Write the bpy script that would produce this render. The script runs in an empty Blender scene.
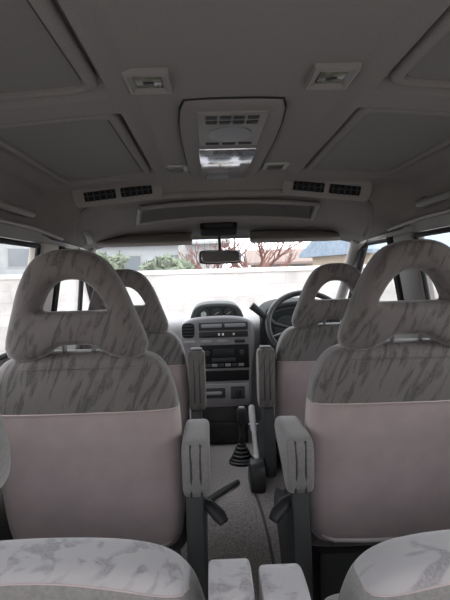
import bpy, bmesh, math, random
from mathutils import Vector, Matrix
random.seed(7)
sc = bpy.context.scene
COL = sc.collection
PI = math.pi

# ------------------------------------------------------------------ camera
F_PX = 589.0
CAM = Vector((-0.07, 0.0, 1.06))
cam = bpy.data.cameras.new('camera')
cam.sensor_fit = 'VERTICAL'
cam.sensor_height = 24.0
cam.lens = 24.0 * F_PX / 600.0
cam.clip_start = 0.02
cam.clip_end = 500
co = bpy.data.objects.new('camera', cam)
COL.objects.link(co)
co.matrix_world = (Matrix.Translation(CAM) @ Matrix.Rotation(math.radians(-1.38), 4, 'Z')
                   @ Matrix.Rotation(math.radians(90 - 2.84), 4, 'X') @ Matrix.Rotation(math.radians(-1.7), 4, 'Z'))
sc.camera = co

sc.view_settings.view_transform = 'Standard'
sc.view_settings.look = 'None'
sc.view_settings.gamma = 1
sc.view_settings.exposure = 0.0
sc.view_settings.use_curve_mapping = False

# ------------------------------------------------------------------ materials
def new_mat(name):
    m = bpy.data.materials.new(name)
    m.use_nodes = True
    nt = m.node_tree
    return m, nt, nt.nodes['Principled BSDF'], nt.nodes['Material Output']

def plain(name, col, rough=0.6, spec=0.4, metal=0.0, noise=0.0, scale=60, bump=0.0, sheen=0.0):
    m, nt, b, out = new_mat(name)
    b.inputs['Base Color'].default_value = (*col, 1)
    b.inputs['Roughness'].default_value = rough
    b.inputs['Specular IOR Level'].default_value = spec
    b.inputs['Metallic'].default_value = metal
    if sheen:
        b.inputs['Sheen Weight'].default_value = sheen
        b.inputs['Sheen Roughness'].default_value = 0.45
    if noise or bump:
        tc = nt.nodes.new('ShaderNodeTexCoord')
        n = nt.nodes.new('ShaderNodeTexNoise')
        n.inputs['Scale'].default_value = scale
        n.inputs['Detail'].default_value = 3
        nt.links.new(tc.outputs['Object'], n.inputs['Vector'])
        if noise:
            r = nt.nodes.new('ShaderNodeValToRGB')
            r.color_ramp.elements[0].position = 0.3
            r.color_ramp.elements[1].position = 0.7
            r.color_ramp.elements[0].color = (*[c * (1 - noise) for c in col], 1)
            r.color_ramp.elements[1].color = (*[min(1, c * (1 + noise)) for c in col], 1)
            nt.links.new(n.outputs['Fac'], r.inputs['Fac'])
            nt.links.new(r.outputs['Color'], b.inputs['Base Color'])
        if bump:
            bp = nt.nodes.new('ShaderNodeBump')
            bp.inputs['Strength'].default_value = bump
            bp.inputs['Distance'].default_value = 0.004
            nt.links.new(n.outputs['Fac'], bp.inputs['Height'])
            nt.links.new(bp.outputs['Normal'], b.inputs['Normal'])
    return m

def leaf_fabric(name, base, dark, angle=35, size=(62, 34, 8.5)):
    """grey seat cloth woven with long leaf-like darker streaks"""
    m, nt, b, out = new_mat(name)
    L = nt.links.new
    tc = nt.nodes.new('ShaderNodeTexCoord')
    rot = nt.nodes.new('ShaderNodeMapping')
    rot.inputs['Rotation'].default_value = (0, math.radians(angle), 0)
    L(tc.outputs['Object'], rot.inputs['Vector'])
    mp = nt.nodes.new('ShaderNodeMapping')
    mp.inputs['Scale'].default_value = size
    L(rot.outputs['Vector'], mp.inputs['Vector'])
    n1 = nt.nodes.new('ShaderNodeTexNoise')
    n1.inputs['Scale'].default_value = 1.0
    n1.inputs['Detail'].default_value = 2.0
    n1.inputs['Distortion'].default_value = 0.7
    L(mp.outputs['Vector'], n1.inputs['Vector'])
    r1 = nt.nodes.new('ShaderNodeValToRGB')
    r1.color_ramp.elements[0].position = 0.51
    r1.color_ramp.elements[1].position = 0.63
    L(n1.outputs['Fac'], r1.inputs['Fac'])
    # short weave breaking the streaks up
    n2 = nt.nodes.new('ShaderNodeTexNoise')
    n2.inputs['Scale'].default_value = 230
    n2.inputs['Detail'].default_value = 1
    L(tc.outputs['Object'], n2.inputs['Vector'])
    r2 = nt.nodes.new('ShaderNodeValToRGB')
    r2.color_ramp.elements[0].position = 0.30
    r2.color_ramp.elements[0].color = (0.5, 0.5, 0.5, 1)
    r2.color_ramp.elements[1].position = 0.62
    L(n2.outputs['Fac'], r2.inputs['Fac'])
    mul = nt.nodes.new('ShaderNodeMath')
    mul.operation = 'MULTIPLY'
    L(r1.outputs['Color'], mul.inputs[0])
    L(r2.outputs['Color'], mul.inputs[1])
    mix = nt.nodes.new('ShaderNodeMix')
    mix.data_type = 'RGBA'
    mix.inputs[6].default_value = (*base, 1)
    mix.inputs[7].default_value = (*dark, 1)
    L(mul.outputs[0], mix.inputs[0])
    L(mix.outputs[2], b.inputs['Base Color'])
    bp = nt.nodes.new('ShaderNodeBump')
    bp.inputs['Strength'].default_value = 0.25
    bp.inputs['Distance'].default_value = 0.002
    L(n2.outputs['Fac'], bp.inputs['Height'])
    L(bp.outputs['Normal'], b.inputs['Normal'])
    b.inputs['Roughness'].default_value = 0.9
    b.inputs['Specular IOR Level'].default_value = 0.15
    b.inputs['Sheen Weight'].default_value = 0.35
    b.inputs['Sheen Roughness'].default_value = 0.4
    return m

def glass_mat(name, tint=(0.985, 0.99, 0.99)):
    m = bpy.data.materials.new(name)
    m.use_nodes = True
    nt = m.node_tree
    nt.nodes.remove(nt.nodes['Principled BSDF'])
    out = nt.nodes['Material Output']
    tr = nt.nodes.new('ShaderNodeBsdfTransparent')
    tr.inputs['Color'].default_value = (*tint, 1)
    gl = nt.nodes.new('ShaderNodeBsdfGlossy')
    gl.inputs['Roughness'].default_value = 0.02
    lw = nt.nodes.new('ShaderNodeLayerWeight')
    lw.inputs['Blend'].default_value = 0.5
    pw = nt.nodes.new('ShaderNodeMath')
    pw.operation = 'POWER'
    pw.inputs[1].default_value = 5
    nt.links.new(lw.outputs['Facing'], pw.inputs[0])
    fr = nt.nodes.new('ShaderNodeMath')
    fr.operation = 'MULTIPLY_ADD'
    fr.inputs[1].default_value = 0.5
    fr.inputs[2].default_value = 0.025
    nt.links.new(pw.outputs[0], fr.inputs[0])
    mx = nt.nodes.new('ShaderNodeMixShader')
    nt.links.new(fr.outputs[0], mx.inputs['Fac'])
    nt.links.new(tr.outputs['BSDF'], mx.inputs[1])
    nt.links.new(gl.outputs['BSDF'], mx.inputs[2])
    nt.links.new(mx.outputs['Shader'], out.inputs['Surface'])
    return m

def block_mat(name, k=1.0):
    m, nt, b, out = new_mat(name)
    L = nt.links.new
    tc = nt.nodes.new('ShaderNodeTexCoord')
    mp = nt.nodes.new('ShaderNodeMapping')
    mp.inputs['Rotation'].default_value = (math.radians(90), 0, 0)
    L(tc.outputs['Object'], mp.inputs['Vector'])
    br = nt.nodes.new('ShaderNodeTexBrick')
    br.inputs['Color1'].default_value = (0.62, 0.585, 0.57, 1)
    br.inputs['Color2'].default_value = (0.54, 0.51, 0.495, 1)
    br.inputs['Mortar'].default_value = (0.50, 0.47, 0.455, 1)
    br.inputs['Scale'].default_value = 1
    br.inputs['Brick Width'].default_value = 0.4
    br.inputs['Row Height'].default_value = 0.2
    br.inputs['Mortar Size'].default_value = 0.006
    L(mp.outputs['Vector'], br.inputs['Vector'])
    n = nt.nodes.new('ShaderNodeTexNoise')
    n.inputs['Scale'].default_value = 1.4
    n.inputs['Detail'].default_value = 5
    L(tc.outputs['Object'], n.inputs['Vector'])
    r = nt.nodes.new('ShaderNodeValToRGB')
    r.color_ramp.elements[0].position = 0.35
    r.color_ramp.elements[0].color = (0.70, 0.685, 0.68, 1)
    r.color_ramp.elements[1].position = 0.6
    L(n.outputs['Fac'], r.inputs['Fac'])
    mx = nt.nodes.new('ShaderNodeMix')
    mx.data_type = 'RGBA'
    mx.blend_type = 'MULTIPLY'
    mx.inputs[0].default_value = 1
    L(br.outputs['Color'], mx.inputs[6])
    L(r.outputs['Color'], mx.inputs[7])
    L(mx.outputs[2], b.inputs['Base Color'])
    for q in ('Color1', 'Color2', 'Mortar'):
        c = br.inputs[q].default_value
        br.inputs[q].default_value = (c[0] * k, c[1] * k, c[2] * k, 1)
    b.inputs['Roughness'].default_value = 0.95
    return m

M = dict(
    velour=plain('velour', (0.42, 0.346, 0.349), 0.95, 0.1, noise=0.05, scale=18, bump=0.1, sheen=0.3),
    velour_lit=plain('velour_lit', (0.62, 0.57, 0.57), 0.95, 0.1, sheen=0.3),  # paler velour with the light on the lower seat edge painted in
    fabric=leaf_fabric('leaf_fabric', (0.172, 0.156, 0.154), (0.094, 0.088, 0.088), -24),
    fabric_rear=leaf_fabric('leaf_fabric_rear', (0.37, 0.352, 0.365), (0.235, 0.222, 0.238), -50, (42, 24, 6.0)),
    fabric_side=leaf_fabric('leaf_fabric_side', (0.15, 0.136, 0.130), (0.095, 0.088, 0.086), -15),
    fabric_grey=plain('grey_cloth', (0.21, 0.20, 0.20), 0.95, 0.1, noise=0.12, scale=160, bump=0.2, sheen=0.3),
    headliner=plain('headliner', (0.232, 0.217, 0.210), 0.95, 0.08, noise=0.05, scale=240, bump=0.08),
    shade=plain('sunroof_shade_cloth', (0.20, 0.187, 0.186), 0.95, 0.08, noise=0.06, scale=300, bump=0.1),
    trim=plain('grey_trim_plastic', (0.24, 0.228, 0.22), 0.55, 0.4),
    trim_light=plain('light_trim_plastic', (0.34, 0.325, 0.315), 0.5, 0.4),
    pillar=plain('beige_trim', (0.50, 0.455, 0.40), 0.55, 0.4),
    dash=plain('dash_plastic', (0.23, 0.222, 0.228), 0.55, 0.4, noise=0.03, scale=300, bump=0.05),
    stack=plain('console_plastic', (0.21, 0.203, 0.218), 0.45, 0.4),
    dark=plain('black_plastic', (0.022, 0.022, 0.024), 0.45, 0.4),
    black=plain('matt_black', (0.012, 0.012, 0.013), 0.8, 0.2),
    charcoal=plain('charcoal_plastic', (0.048, 0.051, 0.053), 0.65, 0.2),
    rubber=plain('window_rubber', (0.02, 0.02, 0.022), 0.7, 0.3),
    carpet=plain('carpet', (0.29, 0.264, 0.26), 1.0, 0.05, noise=0.35, scale=150, bump=0.5),
    carpet_dark=plain('carpet_edge', (0.12, 0.11, 0.11), 1.0, 0.05),
    chrome=plain('chrome', (0.75, 0.75, 0.76), 0.2, 0.5, metal=1.0),
    mirror=plain('mirror_glass', (0.8, 0.82, 0.83), 0.03, 0.5, metal=1.0),
    lever_grey=plain('lever_grey', (0.68, 0.68, 0.69), 0.35, 0.5),
    lens=plain('lamp_lens', (0.15, 0.155, 0.11), 0.25, 0.5, noise=0.25, scale=120),
    lens_clear=plain('clear_lens', (0.74, 0.75, 0.80), 0.10, 0.6, metal=0.75),
    display=plain('display_glass', (0.015, 0.02, 0.021), 0.35, 0.3),
    dial=plain('dial_face', (0.03, 0.035, 0.035), 0.4, 0.4),
    dial_light=plain('dial_light', (0.38, 0.44, 0.42), 0.5, 0.4),
    grey_mark=plain('grey_marking', (0.25, 0.26, 0.27), 0.5, 0.4),
    white_mark=plain('white_marking', (0.75, 0.76, 0.77), 0.5, 0.4),
    amber=plain('brown_plastic', (0.20, 0.14, 0.06), 0.5, 0.4),
    glass=glass_mat('window_glass'),
    asphalt=plain('asphalt', (0.25, 0.235, 0.228), 0.95, 0.1, noise=0.12, scale=3),
    block=block_mat('concrete_block'),
    block_dark=block_mat('dark_block', 0.45),  # same blockwork with its colours scaled darker
    coping=plain('concrete_coping', (0.62, 0.59, 0.57), 0.95, 0.1, noise=0.08, scale=4),
    leaf=plain('bush_leaf', (0.16, 0.185, 0.13), 0.8, 0.2, noise=0.35, scale=3),
    bark=plain('reddish_bark', (0.22, 0.12, 0.105), 0.9, 0.1),
    house_beige=plain('beige_render', (0.46, 0.38, 0.30), 0.9, 0.1),
    house_white=plain('white_cladding', (0.36, 0.375, 0.385), 0.9, 0.1, noise=0.05, scale=2),
    roof_blue=plain('blue_grey_tiles', (0.20, 0.25, 0.31), 0.7, 0.3, noise=0.2, scale=9),
    roof_brown=plain('brown_roof', (0.26, 0.20, 0.18), 0.8, 0.2),
    pane_dark=plain('house_window', (0.12, 0.14, 0.16), 0.15, 0.5),
    pole=plain('pole_grey', (0.33, 0.32, 0.31), 0.8, 0.2),
)

# ------------------------------------------------------------------ helpers
def link_mesh(name, bm, mat, parent=None, smooth=True, angle=40):
    bmesh.ops.recalc_face_normals(bm, faces=bm.faces)
    me = bpy.data.meshes.new(name)
    bm.to_mesh(me)
    bm.free()
    mats = mat if isinstance(mat, (list, tuple)) else [mat]
    for k in mats:
        me.materials.append(M[k])
    if smooth:
        for p in me.polygons:
            p.use_smooth = True
        me.set_sharp_from_angle(angle=math.radians(angle))
    o = bpy.data.objects.new(name, me)
    COL.objects.link(o)
    if parent is not None:
        o.parent = parent
    return o

def tag(o, label=None, cat=None, group=None, kind=None):
    if label: o['label'] = label
    if cat: o['category'] = cat
    if group: o['group'] = group
    if kind: o['kind'] = kind
    return o

def thing(name, label, cat, loc=(0, 0, 0), group=None):
    o = bpy.data.objects.new(name, None)
    o.empty_display_size = 0.05
    COL.objects.link(o)
    o.location = loc
    return tag(o, label, cat, group)

def struct(name, bm, mat, smooth=True, angle=40, parent=None):
    o = link_mesh(name, bm, mat, parent, smooth, angle)
    if parent is None:
        o['kind'] = 'structure'
    return o

def copy_tree(o, parent=None):
    c = o.copy()
    COL.objects.link(c)
    if parent is not None:
        c.parent = parent
    for ch in list(o.children):
        copy_tree(ch, c)
    return c

def rbox(bm, c, s, bev=0.0, seg=2, mat=None, mi=0):
    """box centred at c of size s with rounded edges, optional 4x4 transform applied afterwards"""
    t = bmesh.new()
    bmesh.ops.create_cube(t, size=1.0)
    for v in t.verts:
        v.co = Vector((v.co.x * s[0], v.co.y * s[1], v.co.z * s[2]))
    if bev > 0:
        bmesh.ops.bevel(t, geom=list(t.edges), offset=bev, segments=seg, profile=0.5, affect='EDGES', clamp_overlap=True)
    mt = Matrix.Translation(Vector(c))
    if mat is not None:
        mt = mat @ mt
    merge(bm, t, mt, mi)

def merge(bm, t, mt=None, mi=0):
    vm = {}
    for v in t.verts:
        vm[v] = bm.verts.new(mt @ v.co if mt is not None else v.co)
    for f in t.faces:
        try:
            nf = bm.faces.new([vm[v] for v in f.verts])
            nf.material_index = mi
        except ValueError:
            pass
    t.free()

def tube(bm, pts, rad, n=10, cap=True, flat=1.0):
    pts = [Vector(p) for p in pts]
    rads = rad if isinstance(rad, (list, tuple)) else [rad] * len(pts)
    rings = []
    prev = None
    for i, p in enumerate(pts):
        a = pts[max(i - 1, 0)]
        b = pts[min(i + 1, len(pts) - 1)]
        d = (b - a).normalized()
        if prev is None:
            u = d.orthogonal().normalized()
        else:
            u = (prev - d * prev.dot(d))
            u = u.normalized() if u.length > 1e-6 else d.orthogonal().normalized()
        prev = u
        w = d.cross(u)
        rings.append([bm.verts.new(p + (u * math.cos(k * 2 * PI / n) + w * math.sin(k * 2 * PI / n) * flat) * rads[i]) for k in range(n)])
    for r0, r1 in zip(rings, rings[1:]):
        for k in range(n):
            bm.faces.new((r0[k], r0[(k + 1) % n], r1[(k + 1) % n], r1[k]))
    if cap:
        bm.faces.new(rings[0][::-1])
        bm.faces.new(rings[-1])

def lathe(bm, prof, mt=None, n=24):
    """profile (radius, height) about Z"""
    rings = []
    for r, z in prof:
        ring = []
        for k in range(n):
            p = Vector((r * math.cos(2 * PI * k / n), r * math.sin(2 * PI * k / n), z))
            ring.append(bm.verts.new(mt @ p if mt is not None else p))
        rings.append(ring)
    for a, b in zip(rings, rings[1:]):
        for k in range(n):
            bm.faces.new((a[k], a[(k + 1) % n], b[(k + 1) % n], b[k]))
    bm.faces.new(rings[0][::-1])
    bm.faces.new(rings[-1])

def prism(bm, poly, axis, a, b, bev=0.0, seg=2):
    """closed 2-D polygon extruded along an axis from a to b.  axis 'x': poly=(y,z); 'y': poly=(x,z); 'z': poly=(x,y)"""
    def P(p, t):
        return {'x': (t, p[0], p[1]), 'y': (p[0], t, p[1]), 'z': (p[0], p[1], t)}[axis]
    t = bmesh.new()
    v0 = [t.verts.new(P(p, a)) for p in poly]
    v1 = [t.verts.new(P(p, b)) for p in poly]
    n = len(poly)
    t.faces.new(v0[::-1])
    t.faces.new(v1)
    for k in range(n):
        t.faces.new((v0[k], v0[(k + 1) % n], v1[(k + 1) % n], v1[k]))
    bmesh.ops.recalc_face_normals(t, faces=t.faces)
    if bev:
        es = [e for e in t.edges if len(e.link_faces) == 2 and e.calc_face_angle(0) > 0.5]
        bmesh.ops.bevel(t, geom=es, offset=bev, segments=seg, profile=0.5, affect='EDGES', clamp_overlap=True)
    merge(bm, t)

def chaikin(pts, it=3):
    for _ in range(it):
        q = []
        n = len(pts)
        for i in range(n):
            a, b = pts[i], pts[(i + 1) % n]
            q.append((a[0] * .75 + b[0] * .25, a[1] * .75 + b[1] * .25))
            q.append((a[0] * .25 + b[0] * .75, a[1] * .25 + b[1] * .75))
        pts = q
    return pts

def mirrored(half):
    """half outline from bottom centre to top centre along +x, mirrored to a closed loop"""
    other = [(-x, z) for x, z in reversed(half) if abs(x) > 1e-6]
    return half + other

def by_angle(pts, c, n):
    """resample closed outline by angle about c (star-shaped)"""
    out = []
    m = len(pts)
    for k in range(n):
        a = 2 * PI * k / n
        d = (math.cos(a), math.sin(a))
        best = None
        for i in range(m):
            p, q = pts[i], pts[(i + 1) % m]
            px, pz = p[0] - c[0], p[1] - c[1]
            ex, ez = q[0] - p[0], q[1] - p[1]
            den = d[0] * ez - d[1] * ex
            if abs(den) < 1e-12: continue
            t = (px * ez - pz * ex) / den
            u = (px * d[1] - pz * d[0]) / den
            if t > 0 and -1e-6 <= u <= 1 + 1e-6:
                if best is None or t > best: best = t
        out.append((c[0] + d[0] * best, c[1] + d[1] * best))
    return out

def pillow(outline, yb, yf, r, bulge_b=0.0, bulge_f=0.0, warp=None):
    """upholstered slab: outline in (x,z), faces at yb (rear) and yf (front), rounded edge radius r"""
    n = len(outline)
    cx = sum(p[0] for p in outline) / n
    cz = sum(p[1] for p in outline) / n
    # outward normals
    nor = []
    for i in range(n):
        a, b = outline[i - 1], outline[(i + 1) % n]
        tx, tz = b[0] - a[0], b[1] - a[1]
        l = math.hypot(tx, tz) or 1
        nx, nz = tz / l, -tx / l
        if nx * (outline[i][0] - cx) + nz * (outline[i][1] - cz) < 0: nx, nz = -nx, -nz
        nor.append((nx, nz))
    def ring(inset, s):
        out = []
        for (x, z), (nx, nz) in zip(outline, nor):
            x2, z2 = x - nx * inset, z - nz * inset
            out.append((cx + (x2 - cx) * s, cz + (z2 - cz) * s))
        return out
    bm = bmesh.new()
    rows = []
    inner = [0.12, 0.3, 0.5, 0.68, 0.82, 0.92]
    for s in inner:
        rows.append((ring(r, s), yb - bulge_b * (1 - s ** 3)))
    for k in range(7):
        th = PI / 2 * k / 6
        rows.append((ring(r * (1 - math.sin(th)), 1), yb + r * (1 - math.cos(th))))
    for k in range(7):
        th = PI / 2 * (1 - k / 6)
        rows.append((ring(r * (1 - math.sin(th)), 1), yf - r * (1 - math.cos(th))))
    for s in reversed(inner):
        rows.append((ring(r, s), yf + bulge_f * (1 - s ** 3)))
    vr = []
    for pts, y in rows:
        vr.append([bm.verts.new((p[0], y, p[1])) for p in pts])
    for a, b in zip(vr, vr[1:]):
        for k in range(n):
            bm.faces.new((a[k], a[(k + 1) % n], b[(k + 1) % n], b[k]))
    for row, y in ((vr[0], yb - bulge_b), (vr[-1], yf + bulge_f)):
        c = bm.verts.new((cx, y, cz))
        for k in range(n):
            bm.faces.new((row[k], row[(k + 1) % n], c))
    if warp:
        for v in bm.verts: v.co = warp(v.co)
    return bm

def split_z(bm, pt, no):
    """returns (below, above) copies of the closed mesh cut by a plane"""
    lo, hi = bm.copy(), bm
    bmesh.ops.bisect_plane(lo, geom=lo.verts[:] + lo.edges[:] + lo.faces[:], plane_co=pt, plane_no=no, clear_outer=True)
    bmesh.ops.bisect_plane(hi, geom=hi.verts[:] + hi.edges[:] + hi.faces[:], plane_co=pt, plane_no=no, clear_inner=True)
    return lo, hi

def cut_seam(lo, z, xmax, r):
    """tube along the rear side of the open rim left by split_z at height z"""
    rim = {v for e in lo.edges if len(e.link_faces) == 1 for v in e.verts}
    ymid = sum(v.co.y for v in rim) / len(rim)
    pts = sorted([v.co.copy() for v in rim if v.co.y < ymid and abs(v.co.x) < xmax], key=lambda p: p.x)
    path = [pts[0]]
    for p in pts[1:]:
        if p.x - path[-1].x > 0.008: path.append(p)
    bm = bmesh.new()
    tube(bm, [p + Vector((0, -r * 0.3, 0)) for p in path], r, 6)
    return bm

# ------------------------------------------------------------------ cabin shell
# van axes: X right, Y forward, Z up; floor of the rear cabin is z = 0
XB, XT = 0.735, 0.672          # half width at belt line / at window heads
ZB, ZT = 0.80, 1.178

def floor_z(y):
    t = min(1, max(0, (y - 1.75) / 0.6))
    return 0.16 * (t * t * (3 - 2 * t))

bm = bmesh.new()
ys = [-0.45, 0.3, 1.0, 1.6] + [1.75 + 0.05 * k for k in range(13)] + [2.6, 3.0, 3.4]
rows = []
for y in ys:
    rows.append([bm.verts.new((x, y, floor_z(y))) for x in (-0.73, -0.3, 0, 0.3, 0.73)] +
                [bm.verts.new((x, y, floor_z(y) - 0.05)) for x in (0.73, -0.73)])
for a, b in zip(rows, rows[1:]):
    for k in range(7):
        bm.faces.new((a[k], a[(k + 1) % 7], b[(k + 1) % 7], b[k]))
bm.faces.new(rows[0]); bm.faces.new(rows[-1][::-1])
struct('floor', bm, 'carpet')

# --- headliner: cross sections lofted front to back, with two recessed bays per side
HALF_MAIN = [(0, 1.400), (0.190, 1.400), (0.206, 1.394), (0.222, 1.384), (0.238, 1.381), (0.250, 1.380), (0.560, 1.356),
             (0.575, 1.353), (0.615, 1.343), (0.640, 1.322), (0.655, 1.285), (0.662, 1.250), (0.660, 1.222)]
FRONT = [
    (2.06, [(0, 1.392), (0.190, 1.392), (0.206, 1.386), (0.222, 1.380), (0.238, 1.379), (0.250, 1.378), (0.56, 1.358), (0.58, 1.352), (0.610, 1.338), (0.636, 1.315), (0.653, 1.280), (0.661, 1.248), (0.660, 1.220)]),
    (2.11, [(0, 1.372), (0.190, 1.371), (0.206, 1.369), (0.222, 1.367), (0.238, 1.366), (0.250, 1.364), (0.52, 1.345), (0.55, 1.335), (0.588, 1.318), (0.620, 1.294), (0.645, 1.264), (0.657, 1.240), (0.659, 1.217)]),
    (2.15, [(0, 1.346), (0.190, 1.344), (0.206, 1.342), (0.222, 1.340), (0.238, 1.339), (0.250, 1.337), (0.47, 1.318), (0.51, 1.309), (0.55, 1.295), (0.590, 1.276), (0.625, 1.253), (0.648, 1.234), (0.657, 1.214)]),
    (2.175, [(0, 1.368), (0.190, 1.366), (0.206, 1.364), (0.222, 1.362), (0.238, 1.361), (0.250, 1.360), (0.46, 1.338), (0.50, 1.324), (0.545, 1.295), (0.58, 1.262), (0.625, 1.238), (0.658, 1.216), (0.677, 1.200)]),
    (2.35, [(0, 1.328), (0.190, 1.326), (0.206, 1.325), (0.222, 1.323), (0.238, 1.322), (0.250, 1.320), (0.44, 1.305), (0.47, 1.296), (0.51, 1.278), (0.56, 1.250), (0.605, 1.226), (0.64, 1.207), (0.660, 1.195)]),
    (2.58, [(0, 1.285), (0.190, 1.284), (0.206, 1.283), (0.222, 1.281), (0.238, 1.280), (0.250, 1.278), (0.43, 1.268), (0.46, 1.262), (0.50, 1.250), (0.545, 1.231), (0.585, 1.212), (0.62, 1.196), (0.643, 1.184)]),
    (2.80, [(0, 1.212), (0.190, 1.211), (0.206, 1.210), (0.222, 1.210), (0.238, 1.209), (0.250, 1.208), (0.43, 1.204), (0.46, 1.202), (0.50, 1.198), (0.545, 1.191), (0.58, 1.183), (0.605, 1.176), (0.622, 1.170)]),
]
BAYS = [(0.10, 1.09), (1.20, 2.00)]
ysec = [-0.40, 0.085, 0.10, 0.112, 1.078, 1.09, 1.105, 1.185, 1.20, 1.212, 1.988, 2.00, 2.015]
secs = [(y, HALF_MAIN) for y in ysec] + FRONT
bm = bmesh.new()
rows = []
for y, half in secs:
    pts = [(-x, z) for x, z in reversed(half[1:])] + list(half)
    rows.append([bm.verts.new((x, y, z)) for x, z in pts])
nP = len(rows[0])
mid = len(HALF_MAIN) - 1
for r, (y, half) in zip(rows, secs):
    for (a, b) in BAYS:
        if a + 0.005 < y < b - 0.005:
            for j in (5, 6):
                for s in (-1, 1):
                    r[mid + s * j].co.z += 0.022
for a, b in zip(rows, rows[1:]):
    for k in range(nP - 1):
        bm.faces.new((a[k], a[k + 1], b[k + 1], b[k]))
ceil = struct('ceiling', bm, 'headliner', angle=55)
# recalc may flip an open sheet: give it thickness on the outside
md = ceil.modifiers.new('thick', 'SOLIDIFY'); md.thickness = 0.02
n0 = ceil.data.polygons[len(ceil.data.polygons) // 2].normal.z
md.offset = 1 if n0 > 0 else -1

bm = bmesh.new()
arch = [(0.625, 2.60, 1.196), (0.600, 2.44, 1.225), (0.572, 2.30, 1.262), (0.535, 2.21, 1.293), (0.47, 2.17, 1.318), (0.36, 2.158, 1.331), (0.20, 2.155, 1.340), (0, 2.155, 1.343)]
arch = arch + [(-x, y, z) for x, y, z in reversed(arch[:-1])]
tube(bm, arch, 0.014, 10)
struct('trim_30', bm, 'headliner')

# --- side walls, pillars, windows
def wall_x(z, s):
    if z <= ZB: return s * (XB - 0.02 * (0.4 - z if z < 0.4 else 0))
    return s * (XB + (XT - XB) * (z - ZB) / (ZT - ZB))

def side_slab(bm, s, y0, y1, z0, z1, th=0.03, slant0=0.0, slant1=0.0, inset=0.0):
    """a slab following the tumble-home of the body side; slant shifts the front/rear edges at the top"""
    vs = []
    for off in (-inset, th):
        for (y, z) in ((y0, z0), (y1, z0), (y1 + slant1, z1), (y0 + slant0, z1)):
            vs.append(bm.verts.new((wall_x(z, s) + s * off, y, z)))
    for f in ((0, 1, 2, 3), (4, 7, 6, 5), (0, 4, 5, 1), (1, 5, 6, 2), (2, 6, 7, 3), (3, 7, 4, 0)):
        bm.faces.new([vs[i] for i in f])

SIDES = {-1: 'left', 1: 'right'}
tn = [0]
def trim_name():
    tn[0] += 1
    return 'trim_%d' % tn[0]
wn = [1]
def win_name():
    wn[0] += 1
    return 'window_%d' % wn[0]

for s in (-1, 1):
    bm = bmesh.new()
    side_slab(bm, s, -0.40, 3.70, -0.05, ZB, 0.05)
    struct('wall_' + SIDES[s], bm, 'trim', smooth=False)
    # window head rail under the headliner edge
    bm = bmesh.new()
    side_slab(bm, s, -0.40, 2.14, ZT, 1.235, 0.05)
    side_slab(bm, s, 2.10, 2.82, ZT, 1.205, 0.05, slant1=-0.05)
    struct(trim_name(), bm, 'trim', smooth=False)
    bm = bmesh.new()
    tube(bm, [(s * 0.657, y, 1.221) for y in (-0.4, 0.5, 1.2, 1.8, 2.0)] + [(s * 0.655, 2.15, 1.214), (s * 0.650, 2.35, 1.204)], 0.007, 8)
    struct(trim_name(), bm, 'trim_light')
    # pillars  B: between the rows, C: behind the second row, D: at the tailgate
    for (y0, y1, mat) in ((2.10, 2.31, 'pillar' if s < 0 else 'trim'), (0.72, 0.90, 'trim'), (-0.40, -0.22, 'trim')):
        bm = bmesh.new()
        side_slab(bm, s, y0, y1, ZB, ZT, 0.03, inset=0.022)
        bmesh.ops.bevel(bm, geom=list(bm.edges), offset=0.008, segments=2, profile=0.5, affect='EDGES')
        struct(trim_name(), bm, mat)
    # panes with black rubber frames
    for (y0, y1, sl) in ((-0.22, 0.72, 0), (0.90, 2.10, 0), (2.31, 3.42, -0.62)):
        bm = bmesh.new()
        side_slab(bm, s, y0, y1, ZB, ZT, 0.004, slant1=sl)
        w = struct(win_name(), bm, 'glass', smooth=False)
        bm = bmesh.new()
        def P(y, z): return (wall_x(z, s) - s * 0.006, y, z)
        loop = [P(y0 + .012, ZB + .012), P(y1 - .02, ZB + .012), P(y1 + sl - .012, ZT - .012), P(y0 + .012, ZT - .012)]
        for a, b in zip(loop, loop[1:] + loop[:1]):
            tube(bm, [a, b], 0.009, 8)
        if sl:
            tube(bm, [loop[1], loop[2]], 0.020, 8)
            tube(bm, [P(y0 + .045, ZB), P(y0 + .045, ZT)], 0.026, 8)
            tube(bm, [P(2.93, ZB), P(2.85, 1.05)], 0.012, 8)
        struct('window_frame', bm, 'rubber', parent=w)

# windscreen, A pillars, cowl
bm = bmesh.new()
WS = [(-0.60, 2.80, 1.208), (0.60, 2.80, 1.208), (0.69, 3.66, 0.80), (-0.69, 3.66, 0.80)]
vs = []
for dz in (0, 0.006):
    for k, (x, y, z) in enumerate(WS):
        vs.append(bm.verts.new((x, y + dz, z + dz)))
for f in ((0, 1, 2, 3), (4, 7, 6, 5), (0, 4, 5, 1), (1, 5, 6, 2), (2, 6, 7, 3), (3, 7, 4, 0)):
    bm.faces.new([vs[i] for i in f])
w1 = struct('window_1', bm, 'glass', smooth=False)
bm = bmesh.new()
for a, b in ((WS[0], WS[1]),):
    tube(bm, [Vector(a) + Vector((0, -0.01, 0.012)), Vector(b) + Vector((0, -0.01, 0.012))], 0.010, 8)
struct('window_frame', bm, 'trim', parent=w1)
for s in (-1, 1):
    bm = bmesh.new()
    tube(bm, [(s * 0.632, 2.74, 1.20), (s * 0.645, 2.86, 1.165), (s * 0.69, 3.30, 0.965), (s * 0.715, 3.66, 0.80)], [0.038, 0.032, 0.030, 0.030], 12)
    struct(trim_name(), bm, 'trim')

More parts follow.
